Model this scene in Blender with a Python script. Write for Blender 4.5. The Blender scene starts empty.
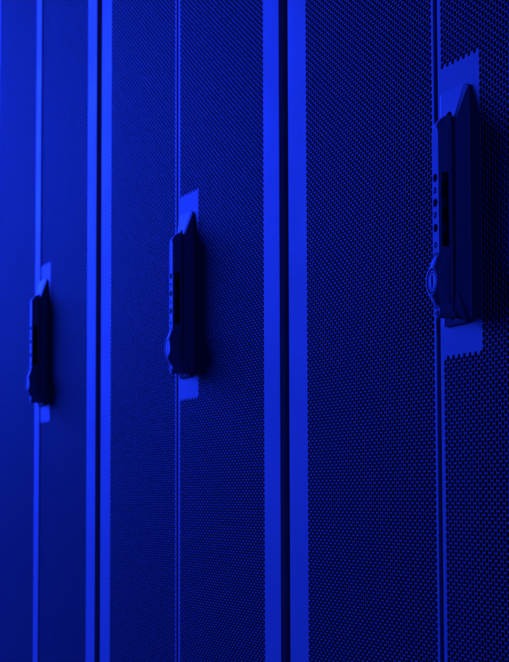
import bpy, bmesh, math
import numpy as np
from mathutils import Matrix, Vector

S = bpy.context.scene
C = S.collection

# ------------------------------------------------------------------ camera
cd = bpy.data.cameras.new('camera')
cam = bpy.data.objects.new('camera', cd)
C.objects.link(cam)
yaw, pitch, roll = 0.33790, 0.0853, -0.003
fw = Vector((-math.cos(yaw) * math.cos(pitch), math.sin(yaw) * math.cos(pitch), math.sin(pitch)))
rt = fw.cross(Vector((0, 0, 1))).normalized()
up = rt.cross(fw)
rt2 = rt * math.cos(roll) + up * math.sin(roll)
up2 = up * math.cos(roll) - rt * math.sin(roll)
M = Matrix((rt2, up2, -fw)).transposed().to_4x4()
M.translation = Vector((1.18075, -0.54645, 0.9))
cam.matrix_world = M
cd.sensor_fit = 'VERTICAL'
cd.sensor_height = 36.0
cd.lens = 36.0 * 1925.26 / 662
cd.clip_start, cd.clip_end = 0.02, 100
cd.dof.use_dof = True
cd.dof.focus_distance = 1.30
cd.dof.aperture_fstop = 31.0
S.camera = cam

# ------------------------------------------------------------------ light
BLUE = (0.0090, 0.0355, 1.0)
w = bpy.data.worlds.new('World')
S.world = w
w.use_nodes = True
bg = w.node_tree.nodes['Background']
bg.inputs[0].default_value = (*BLUE, 1)
bg.inputs[1].default_value = 0.035


def area_lamp(name, loc, target, size, power):
    ld = bpy.data.lights.new(name, 'AREA')
    ld.shape = 'DISK'
    ld.size = size
    ld.energy = power
    ld.color = BLUE
    o = bpy.data.objects.new(name, ld)
    C.objects.link(o)
    o.location = loc
    o.rotation_euler = (Vector(target) - Vector(loc)).to_track_quat('-Z', 'Y').to_euler()
    return o


area_lamp('aisle_lamp', (-5.4, -0.92, 2.15), (-0.5, 0, 1.1), 1.75, 4850)
# dim light in the aisle behind the photographer
area_lamp('rear_lamp', (1.55, -0.30, 1.30), (0, 0, 1.1), 0.5, 12)

S.view_settings.view_transform = 'Standard'
S.view_settings.look = 'None'
S.view_settings.gamma = 1
S.view_settings.exposure = 0
S.view_settings.use_curve_mapping = False
S.render.engine = 'CYCLES'
S.cycles.use_denoising = True
S.cycles.denoising_prefilter = 'ACCURATE'
S.cycles.use_adaptive_sampling = False
S.cycles.filter_width = 1.5
S.cycles.sample_clamp_direct = 2.5
S.cycles.max_bounces = 6
S.cycles.sample_clamp_indirect = 1.0
S.cycles.caustics_reflective = False
S.cycles.caustics_refractive = False


# ------------------------------------------------------------------ materials
def material(name, col, rough, spec=0.5, bump=0.0, scale=900, var=0.0, metallic=0.0, depth=0.0004):
    m = bpy.data.materials.new(name)
    m.use_nodes = True
    nt = m.node_tree
    b = nt.nodes['Principled BSDF']
    b.inputs['Base Color'].default_value = (*col, 1)
    b.inputs['Roughness'].default_value = rough
    b.inputs['Specular IOR Level'].default_value = spec
    b.inputs['Metallic'].default_value = metallic
    tc = nt.nodes.new('ShaderNodeTexCoord')
    if bump:
        n = nt.nodes.new('ShaderNodeTexNoise')
        n.inputs['Scale'].default_value = scale
        n.inputs['Detail'].default_value = 2
        nt.links.new(tc.outputs['Object'], n.inputs['Vector'])
        bp = nt.nodes.new('ShaderNodeBump')
        bp.inputs['Strength'].default_value = bump
        bp.inputs['Distance'].default_value = depth
        nt.links.new(n.outputs['Fac'], bp.inputs['Height'])
        nt.links.new(bp.outputs['Normal'], b.inputs['Normal'])
    if var:
        n2 = nt.nodes.new('ShaderNodeTexNoise')
        n2.inputs['Scale'].default_value = 9
        n2.inputs['Detail'].default_value = 5
        nt.links.new(tc.outputs['Object'], n2.inputs['Vector'])
        mr = nt.nodes.new('ShaderNodeMapRange')
        mr.inputs['From Min'].default_value = 0.3
        mr.inputs['From Max'].default_value = 0.7
        mr.inputs['To Min'].default_value = rough - var
        mr.inputs['To Max'].default_value = rough + var
        nt.links.new(n2.outputs['Fac'], mr.inputs['Value'])
        nt.links.new(mr.outputs['Result'], b.inputs['Roughness'])
        # faint handling marks in the paint
        mx = nt.nodes.new('ShaderNodeMapRange')
        mx.inputs['From Min'].default_value = 0.25
        mx.inputs['From Max'].default_value = 0.75
        mx.inputs['To Min'].default_value = 0.93
        mx.inputs['To Max'].default_value = 1.05
        nt.links.new(n2.outputs['Fac'], mx.inputs['Value'])
        mul = nt.nodes.new('ShaderNodeVectorMath')
        mul.operation = 'SCALE'
        mul.inputs[0].default_value = col
        nt.links.new(mx.outputs['Result'], mul.inputs['Scale'])
        nt.links.new(mul.outputs[0], b.inputs['Base Color'])
    return m


STEEL = material('dark_powder_coat', (0.12, 0.12, 0.12), 0.65, spec=0.0025, bump=0.25, scale=1400, var=0.05)
PANEL = material('dark_perforated_steel', (0.098, 0.098, 0.098), 0.65, spec=0.0036)
ZINC = material('dark_cast_handle', (0.12, 0.12, 0.12), 0.62, spec=0.0025, bump=0.3, scale=1500, var=0.06, depth=0.00004)
CHROME = material('satin_lock_metal', (0.085, 0.085, 0.085), 0.55, spec=0.004)
BLACK = material('recess_shade_black', (0.012, 0.012, 0.012), 0.6, spec=0.002)  # shade as a colour, for the dial recess and lock groove
DIALM = material('dark_dial_plastic', (0.03, 0.03, 0.03), 0.6, spec=0.004)
INNER = material('black_rack_paint', (0.004, 0.004, 0.004), 0.8, spec=0.0)
FLOORM = material('dark_floor_vinyl', (0.03, 0.03, 0.03), 0.5, bump=0.1, scale=60)


# ------------------------------------------------------------------ helpers
def link(name, me, mat, parent=None):
    o = bpy.data.objects.new(name, me)
    if mat and not me.materials:
        me.materials.append(mat)
    C.objects.link(o)
    o.parent = parent
    return o


def mesh_np(name, verts, polys):
    """verts (n,3) array; polys = list of (m,k) index arrays."""
    me = bpy.data.meshes.new(name)
    me.vertices.add(len(verts))
    me.vertices.foreach_set('co', np.ascontiguousarray(verts, np.float32).ravel())
    loops = np.concatenate([p.ravel() for p in polys]).astype(np.int32)
    tot = np.concatenate([np.full(len(p), p.shape[1], np.int32) for p in polys])
    start = np.concatenate([[0], np.cumsum(tot)[:-1]]).astype(np.int32)
    me.loops.add(len(loops))
    me.loops.foreach_set('vertex_index', loops)
    me.polygons.add(len(tot))
    me.polygons.foreach_set('loop_start', start)
    me.update(calc_edges=True)
    return me


def bm_mesh(name, bm, smooth=False):
    bmesh.ops.recalc_face_normals(bm, faces=bm.faces)
    me = bpy.data.meshes.new(name)
    bm.to_mesh(me)
    bm.free()
    if smooth:
        for p in me.polygons:
            p.use_smooth = True
    return me


def add_box(bm, x0, x1, y0, y1, z0, z1):
    v = [bm.verts.new((x, y, z)) for x in (x0, x1) for y in (y0, y1) for z in (z0, z1)]
    for f in ((0, 1, 3, 2), (4, 6, 7, 5), (0, 4, 5, 1), (2, 3, 7, 6), (0, 2, 6, 4), (1, 5, 7, 3)):
        bm.faces.new([v[i] for i in f])


def add_loft(bm, rings):
    """rings: list of closed point lists of equal length; capped at both ends."""
    R = [[bm.verts.new(p) for p in r] for r in rings]
    n = len(R[0])
    for a, b in zip(R[:-1], R[1:]):
        for i in range(n):
            bm.faces.new((a[i], a[(i + 1) % n], b[(i + 1) % n], b[i]))
    bm.faces.new(R[0])
    bm.faces.new(R[-1][::-1])


def stadium(cx, hw, z0, z1, n=10):
    pts = []
    for k in range(n + 1):
        a = math.pi * k / n
        pts.append((cx + hw * math.cos(a), z1 - hw + hw * math.sin(a)))
    for k in range(n + 1):
        a = math.pi + math.pi * k / n
        pts.append((cx + hw * math.cos(a), z0 + hw + hw * math.sin(a)))
    return pts


def ellipse(cx, cz, rx, rz, n=24):
    return [(cx + rx * math.cos(2 * math.pi * k / n), cz + rz * math.sin(2 * math.pi * k / n)) for k in range(n)]


def at(pts, out):
    return [(x, -out, z) for x, z in pts]


def finish(name, bm, cutters=(), bevel=0.0, seg=2):
    """mesh from bm, minus cutter bmeshes, edges rounded."""
    me = bm_mesh(name, bm)
    o = bpy.data.objects.new(name, me)
    C.objects.link(o)
    tmp = []
    for cbm in cutters:
        co = bpy.data.objects.new('cutter', bm_mesh('cutter', cbm))
        C.objects.link(co)
        tmp.append(co)
        md = o.modifiers.new('cut', 'BOOLEAN')
        md.object = co
        md.solver = 'EXACT'
    if bevel:
        md = o.modifiers.new('round', 'BEVEL')
        md.width = bevel
        md.segments = seg
        md.limit_method = 'ANGLE'
        md.angle_limit = math.radians(28)
        md.harden_normals = False
    dg = bpy.context.evaluated_depsgraph_get()
    out = bpy.data.meshes.new_from_object(o.evaluated_get(dg))
    for co in tmp + [o]:
        m_ = co.data
        bpy.data.objects.remove(co)
        bpy.data.meshes.remove(m_)
    out.name = name
    return out


# ------------------------------------------------------------------ floor
fb = bmesh.new()
add_box(fb, -2.6, 1.6, -1.4, 1.5, -0.03, 0.0)
fl = link('floor', bm_mesh('floor', fb), FLOORM)
fl['kind'] = 'structure'

# ------------------------------------------------------------------ perforated door sheets
P = 0.0048                      # hole pitch, vertical
CX = P * math.sqrt(3) / 2       # column pitch
RH = P / math.sqrt(3)           # cell corner radius
R0 = 0.00215                    # hole radius
R1 = 0.00233                    # rolled-over rim of the punched hole
RIM = 0.00022                   # depth of that rim
TH = 0.0010                     # sheet thickness
NC = 58
Z0, Z1 = 0.10, 1.90
NR = int((Z1 - Z0) / P)
BAND = (0.56, 1.74)             # rows modelled with full round holes
LEFT_FACE, RIGHT_FACE = (-0.2908, -0.0020), (0.0026, 0.2908)
X_FIRST = {'left': -0.2477 + R0, 'right': 0.0088 + R0}
PLATE = (0.0690, 0.9905, 1.1890)  # blank area: right edge, bottom, top


def lattice(side):
    i, j = np.meshgrid(np.arange(NC), np.arange(NR), indexing='ij')
    x = X_FIRST[side] + i * CX
    z = Z0 + j * P + (i % 2) * (P / 2)
    return x.ravel(), z.ravel()


def hole_cells(x, z, n, walls):
    """n-sided holes in hexagonal cells of sheet; n = 12 or 6."""
    a = np.arange(n) * (2 * math.pi / n)
    if n == 12:
        hr = np.where(np.arange(12) % 2 == 0, RH, P / 2)
    else:
        hr = np.full(6, RH)
    ox, oz = hr * np.cos(a), hr * np.sin(a)
    ix, iz = R0 * np.cos(a), R0 * np.sin(a)
    m = len(x)
    if walls:
        k1 = R1 / R0
        rings = [(ox, oz, 0.0), (ix * k1, iz * k1, 0.0), (ix, iz, RIM), (ix, iz, TH)]
    else:
        rings = [(ox, oz, 0.0), (ix, iz, 0.0)]
    V = np.zeros((m, len(rings) * n, 3))
    for k, (rx, rz, y) in enumerate(rings):
        V[:, k * n:(k + 1) * n, 0] = np.round(x[:, None] + rx, 7)
        V[:, k * n:(k + 1) * n, 1] = y
        V[:, k * n:(k + 1) * n, 2] = np.round(z[:, None] + rz, 7)
    q = []
    for k in range(len(rings) - 1):
        for s in range(n):
            t = (s + 1) % n
            q.append((k * n + s, k * n + t, (k + 1) * n + t, (k + 1) * n + s))
    q = np.array(q)
    F = (np.arange(m) * (len(rings) * n))[:, None, None] + q[None]
    return V.reshape(-1, 3), F.reshape(-1, 4)


def solid_cells(x, z):
    a = np.arange(6) * (math.pi / 3)
    m = len(x)
    V = np.zeros((m, 6, 3))
    V[:, :, 0] = np.round(x[:, None] + RH * np.cos(a), 7)
    V[:, :, 2] = np.round(z[:, None] + RH * np.sin(a), 7)
    F = (np.arange(m) * 6)[:, None] + np.arange(6)[None]
    return V.reshape(-1, 3), F


def sheet(side):
    x, z = lattice(side)
    blank = np.zeros(len(x), bool)
    if side == 'right':
        blank = (x < PLATE[0]) & (z > PLATE[1]) & (z < PLATE[2])
    near = (z > BAND[0]) & (z < BAND[1])
    v1, f1 = hole_cells(x[near & ~blank], z[near & ~blank], 12, True)
    v2, f2 = hole_cells(x[~near], z[~near], 6, False)
    # filler triangles along the two straight vertical borders
    xl = X_FIRST[side]
    xr = xl + (NC - 1) * CX
    tz = Z0 + np.arange(NR - 1) * P
    tv = []
    for zz in tz:
        tv += [(xl - RH, 0, zz), (xl - RH / 2, 0, zz + P / 2), (xl - RH, 0, zz + P)]
    off = P / 2 if (NC - 1) % 2 else 0
    for zz in tz + off:
        tv += [(xr + RH, 0, zz), (xr + RH, 0, zz + P), (xr + RH / 2, 0, zz + P / 2)]
    v3 = np.round(np.array(tv), 7)
    f3 = np.arange(len(v3)).reshape(-1, 3)
    me = mesh_np('perforated_panel', np.concatenate([v1, v2, v3]),
                 [f1, f2 + len(v1), f3 + len(v1) + len(v2)])
    me.materials.append(PANEL)
    pm = None
    if blank.any():
        v, f = solid_cells(x[blank], z[blank])
        pm = mesh_np('handle_plate', v, [f])
        bm = bmesh.new()
        bm.from_mesh(pm)
        bmesh.ops.remove_doubles(bm, verts=bm.verts, dist=2e-6)
        bm.to_mesh(pm)
        bm.free()
        pm.materials.append(STEEL)
    return me, pm, xl - RH, xr + RH


def stile(bm, xin, xedge, r):
    """folded edge strip of a door leaf, from the sheet round the corner and back."""
    d = 1 if xedge > xin else -1
    prof = [(xin, 0.0), (xedge - d * r, 0.0)]
    for k in range(1, 6):
        a = math.pi / 2 * k / 5
        prof.append((xedge - d * r + d * r * math.sin(a), r - r * math.cos(a)))
    prof += [(xedge, 0.024), (xedge - d * min(0.012, abs(xedge - xin)), 0.024)]
    lo = [bm.verts.new((x, y, 0.06)) for x, y in prof]
    hi = [bm.verts.new((x, y, 1.94)) for x, y in prof]
    for k in range(len(prof) - 1):
        f = bm.faces.new((lo[k], lo[k + 1], hi[k + 1], hi[k]))
        f.smooth = 1 <= k <= 5


def leaf_frame(face, xa, xb, r_left, r_right):
    bm = bmesh.new()
    stile(bm, xa, face[0], r_left)
    stile(bm, xb, face[1], r_right)
    add_box(bm, face[0] + 0.001, face[1] - 0.001, -0.002, 0.022, 1.895, 1.94)
    add_box(bm, face[0] + 0.001, face[1] - 0.001, -0.002, 0.022, 0.06, 0.107)
    me = bpy.data.meshes.new('door_frame')
    bm.to_mesh(me)
    bm.free()
    me.materials.append(STEEL)
    return me


PL, _, xa, xb = sheet('left')
FL = leaf_frame(LEFT_FACE, xa, xb, 0.0022, 0.0012)
PR, PLATE_ME, xa, xb = sheet('right')
FR = leaf_frame(RIGHT_FACE, xa, xb, 0.0012, 0.0022)


# ------------------------------------------------------------------ swing handle pieces (rack space; seam at x = 0)
def box_bm(*a):
    bm = bmesh.new()
    add_box(bm, *a)
    return bm


def prism_bm(pts, o0, o1):
    bm = bmesh.new()
    add_loft(bm, [at(pts, o0), at(pts, o1)])
    return bm


LEVER_CX, LEVER_HW = 0.0337, 0.0056
# housing: tapered tray, long slopes at head and foot
base = [(0.0106, 1.1702), (0.0463, 1.1702), (0.0528, 1.1680), (0.0530, 1.0150), (0.0458, 1.0121), (0.0120, 1.0121), (0.0098, 1.0150), (0.0095, 1.1680)]
front = [(0.0240, 1.1478), (0.0440, 1.1478), (0.0462, 1.1460), (0.0450, 1.0364), (0.0418, 1.0212), (0.0255, 1.0212), (0.0238, 1.0364), (0.0232, 1.1460)]
hb = bmesh.new()
add_loft(hb, [at(base, 0.0002), at(base, 0.0012), at(front, 0.0076)])
slot = prism_bm(stadium(LEVER_CX, LEVER_HW + 0.0009, 1.0135, 1.1537), 0.003, 0.03)
HOUSING = finish('housing', hb, [slot], 0.0008, 3)
HOUSING.materials.clear()
HOUSING.materials.append(ZINC)

# lever: long bar with rounded ends, button holes in front, window for the dials in its side
lb = bmesh.new()


def bar(top, g=0.0, r=0.0018, n=4):
    """outline of the lever: square shouldered head, round foot."""
    h = LEVER_HW - g
    pts = []
    for cx_, a0 in ((LEVER_CX + h - r, 0.0), (LEVER_CX - h + r, math.pi / 2)):
        for k in range(n + 1):
            a = a0 + math.pi / 2 * k / n
            pts.append((cx_ + r * math.cos(a), top - r + r * math.sin(a)))
    for k in range(13):
        a = math.pi + math.pi * k / 12
        pts.append((LEVER_CX + h * math.cos(a), 1.0157 + h + h * math.sin(a)))
    return pts


dome = [(1.1512, 0.0032, 0.0), (1.1512, 0.0070, 0.0), (1.1506, 0.0092, 0.0), (1.1494, 0.0114, 0.0), (1.1478, 0.0134, 0.0),
        (1.1460, 0.0150, 0.0), (1.1443, 0.0162, 0.0002), (1.1428, 0.0167, 0.0006)]
add_loft(lb, [at(bar(t_, g_, 0.0046), o_) for t_, o_, g_ in dome])
cut = []
DIAL_Z = (1.1087, 1.0920, 1.0753)
MARK_Z = (1.1003, 1.0838, 1.0640)
for zz in DIAL_Z:
    cut.append(prism_bm(ellipse(0.0334, zz, 0.0034, 0.0028), 0.0125, 0.02))
for zz in MARK_Z:
    cut.append(prism_bm(ellipse(0.0332, zz, 0.0021, 0.0022, 16), 0.0148, 0.02))
cut.append(box_bm(0.0342, 0.05, -0.0148, -0.0096, 1.0625, 1.1118))
LEVER = finish('lever', lb, cut, 0.0005, 3)
LEVER.materials.clear()
LEVER.materials.append(ZINC)

# ridge that runs along the near side of the lever
rb = bmesh.new()
add_box(rb, 0.0389, 0.0400, -0.0092, -0.0074, 1.026, 1.1425)
RIDGE = finish('side_rib', rb, (), 0.0003)
RIDGE.materials.clear()
RIDGE.materials.append(ZINC)

# number wheel (knurled), axis along z
db = bmesh.new()
n = 40
ring = lambda r, z: [((r if k % 2 else r * 0.92) * math.cos(2 * math.pi * k / n), (r if k % 2 else r * 0.92) * math.sin(2 * math.pi * k / n), z) for k in range(n)]
add_loft(db, [ring(0.0019, -0.0032), ring(0.0025, -0.0026), ring(0.0025, 0.0026), ring(0.0019, 0.0032)])
DIAL = bm_mesh('dial', db)
DIAL.materials.append(DIALM)
lw = bmesh.new()  # added black lining that paints the shade inside the dial recess
add_box(lw, 0.0343, 0.0348, -0.0147, -0.0097, 1.0626, 1.1117)
add_box(lw, 0.0348, 0.0385, -0.0103, -0.0097, 1.0626, 1.1117)
RECESS_SHADE = bm_mesh('dial_recess_shade', lw)
RECESS_SHADE.materials.append(BLACK)
gk = bmesh.new()  # added black band that paints the dark groove around the lock block
add_loft(gk, [at(stadium(0.0337, 0.0058, 1.0216, 1.0594), 0.0090), at(stadium(0.0337, 0.0058, 1.0216, 1.0594), 0.0169)])
GROOVE_SHADE = bm_mesh('lock_groove_shade', gk)
GROOVE_SHADE.materials.append(BLACK)

mb = bmesh.new()
add_loft(mb, [[(x, 0.0008, z) for x, z in ellipse(0, 0, 0.0009, 0.0012, 10)], [(x, -0.0013, z) for x, z in ellipse(0, 0, 0.0006, 0.0009, 10)]])
MARK = bm_mesh('number_mark', mb)
MARK.materials.append(ZINC)

# lock block swelling out of the lever's foot
N = 40
LCX, LCZ, LR = 0.0348, 1.0398, 0.0101


def sup(cx, cz, hx, hz, e):
    pts = []
    for k in range(N):
        a = 2 * math.pi * k / N
        c_, s_ = math.cos(a), math.sin(a)
        pts.append((cx + hx * math.copysign(abs(c_) ** (2 / e), c_), cz + hz * math.copysign(abs(s_) ** (2 / e), s_)))
    return pts


bb = bmesh.new()
add_loft(bb, [at(sup(LEVER_CX, 1.0405, 0.0060, 0.0176, 5), 0.0094),
              at(sup(LEVER_CX, 1.0405, 0.0066, 0.0181, 4.5), 0.0104),
              at(sup(0.0342, 1.0405, 0.0082, 0.0184, 2.9), 0.0136),
              at(sup(0.0344, 1.0405, 0.0086, 0.0178, 2.6), 0.0160),
              at(sup(0.0346, 1.0402, 0.0091, 0.0152, 2.3), 0.0178),
              at(sup(LCX, LCZ, LR - 0.0004, LR + 0.0018, 2.1), 0.0192),
              at(sup(LCX, LCZ, LR, LR, 2), 0.0200),
              at(sup(LCX, LCZ, LR - 0.0007, LR - 0.0007, 2), 0.0206)])
recess = prism_bm(ellipse(LCX, LCZ, LR - 0.0020, LR - 0.0020, 40), 0.0194, 0.03)
BLOCK = finish('lock_block', bb, [recess], 0.0002, 1)
BLOCK.materials.clear()
BLOCK.materials.append(ZINC)

cb = bmesh.new()
disc = lambda r: ellipse(LCX, LCZ, r, r, 40)
add_loft(cb, [at(disc(LR - 0.0026), 0.0190), at(disc(LR - 0.0026), 0.0200), at(disc(LR - 0.0030), 0.0203)])
key = prism_bm([(LCX - 0.0009, LCZ - 0.0042), (LCX + 0.0009, LCZ - 0.0042), (LCX + 0.0014, LCZ - 0.001), (LCX + 0.0009, LCZ + 0.0042), (LCX - 0.0009, LCZ + 0.0042), (LCX - 0.0014, LCZ + 0.001)], 0.0192, 0.03)
groove = bmesh.new()
ro, ri = disc(LR - 0.0041), disc(LR - 0.0046)
V_ = [[groove.verts.new(p) for p in at(r_, o_)] for r_, o_ in ((ro, 0.0197), (ri, 0.0197), (ri, 0.03), (ro, 0.03))]
for q_ in range(4):
    for k in range(40):
        groove.faces.new((V_[q_][k], V_[q_][(k + 1) % 40], V_[(q_ + 1) % 4][(k + 1) % 40], V_[(q_ + 1) % 4][k]))
CYL = finish('lock_cylinder', cb, [key, groove], 0.00012, 1)
CYL.materials.clear()
CYL.materials.append(CHROME)

# small square rivet plate at the lever's foot
qb = bmesh.new()
add_box(qb, 0.0314, 0.0352, -0.0171, -0.0160, 1.0172, 1.0208)
RIVET = finish('rivet', qb, [prism_bm(ellipse(0.0333, 1.0190, 0.0009, 0.0009, 16), 0.0163, 0.02)], 0.0001, 1)
RIVET.materials.clear()
RIVET.materials.append(ZINC)

for me in (BLOCK,):
    me.polygons.foreach_set('use_smooth', np.ones(len(me.polygons), bool))
    me.set_sharp_from_angle(angle=math.radians(32))

# ------------------------------------------------------------------ cabinet shell behind the doors
cab = bmesh.new()
W2 = 0.2965
add_box(cab, -W2, -W2 + 0.004, 0.0312, 1.0, 0.05, 2.0)
add_box(cab, W2 - 0.004, W2, 0.0312, 1.0, 0.05, 2.0)
add_box(cab, -W2 + 0.004, W2 - 0.004, 0.996, 1.0, 0.05, 2.0)
add_box(cab, -W2 + 0.004, W2 - 0.004, 0.0312, 0.996, 1.996, 2.0)
add_box(cab, -W2 + 0.004, W2 - 0.004, 0.0312, 0.996, 0.05, 0.06)
SHELL = bm_mesh('cabinet_shell', cab)
SHELL.materials.append(INNER)
pb = bmesh.new()
for s in (-1, 1):
    x0, x1 = sorted((s * W2, s * 0.262))
    add_box(pb, x0, x1, 0.0272, 0.031, 0.05, 2.0)
add_box(pb, -0.262, 0.262, 0.0272, 0.031, 1.93, 2.0)
add_box(pb, -0.262, 0.262, 0.0272, 0.031, 0.05, 0.09)
POSTS = bm_mesh('front_frame', pb)
POSTS.materials.append(INNER)
sb = bmesh.new()
add_box(sb, -0.28, 0.28, 0.05, 0.98, 0.0, 0.05)
PLINTH = bm_mesh('plinth', sb)
PLINTH.materials.append(INNER)


cl = bmesh.new()
add_box(cl, -0.0130, 0.0140, -0.0008, -0.0002, 0.107, 1.895)
CLOSER = bm_mesh('closing_strip', cl)
CLOSER.materials.append(STEEL)


def server_rack(x, label, closing_strip=False):
    r = bpy.data.objects.new('server_rack', None)
    C.objects.link(r)
    r.location = (x, 0, 0)
    r['label'] = label
    r['category'] = 'server rack'
    r['group'] = 'row of server racks'
    link('cabinet_shell', SHELL, None, r)
    link('front_frame', POSTS, None, r)
    link('plinth', PLINTH, None, r)
    a = link('door_leaf', FL, None, r)
    link('perforated_panel', PL, None, a)
    b = link('door_leaf', FR, None, r)
    link('perforated_panel', PR, None, b)
    link('handle_plate', PLATE_ME, None, b)
    h = link('swing_handle', HOUSING, None, r)
    link('lever', LEVER, None, h)
    link('side_rib', RIDGE, None, h)
    link('dial_recess_shade', RECESS_SHADE, None, h)
    for zz in MARK_Z:
        m_ = link('number_mark', MARK, None, h)
        m_.location = (0.0332, -0.0156, zz)
    link('lock_groove_shade', GROOVE_SHADE, None, h)
    link('lock_block', BLOCK, None, h)
    link('lock_cylinder', CYL, None, h)
    link('rivet', RIVET, None, h)
    if closing_strip:
        link('closing_strip', CLOSER, None, r)
    for zz in DIAL_Z:
        d = link('dial', DIAL, None, h)
        d.location = (0.0352, -0.0122, zz)
    return r


server_rack(0.0, 'closest server rack, perforated double doors, its large swing handle in sharp focus')
server_rack(-0.6, 'middle server rack of the row, perforated doors standing between the two dark vertical gaps')
server_rack(-1.2015, 'farthest server rack, blurred perforated doors with the smallest handle, cut by the picture edge', True)
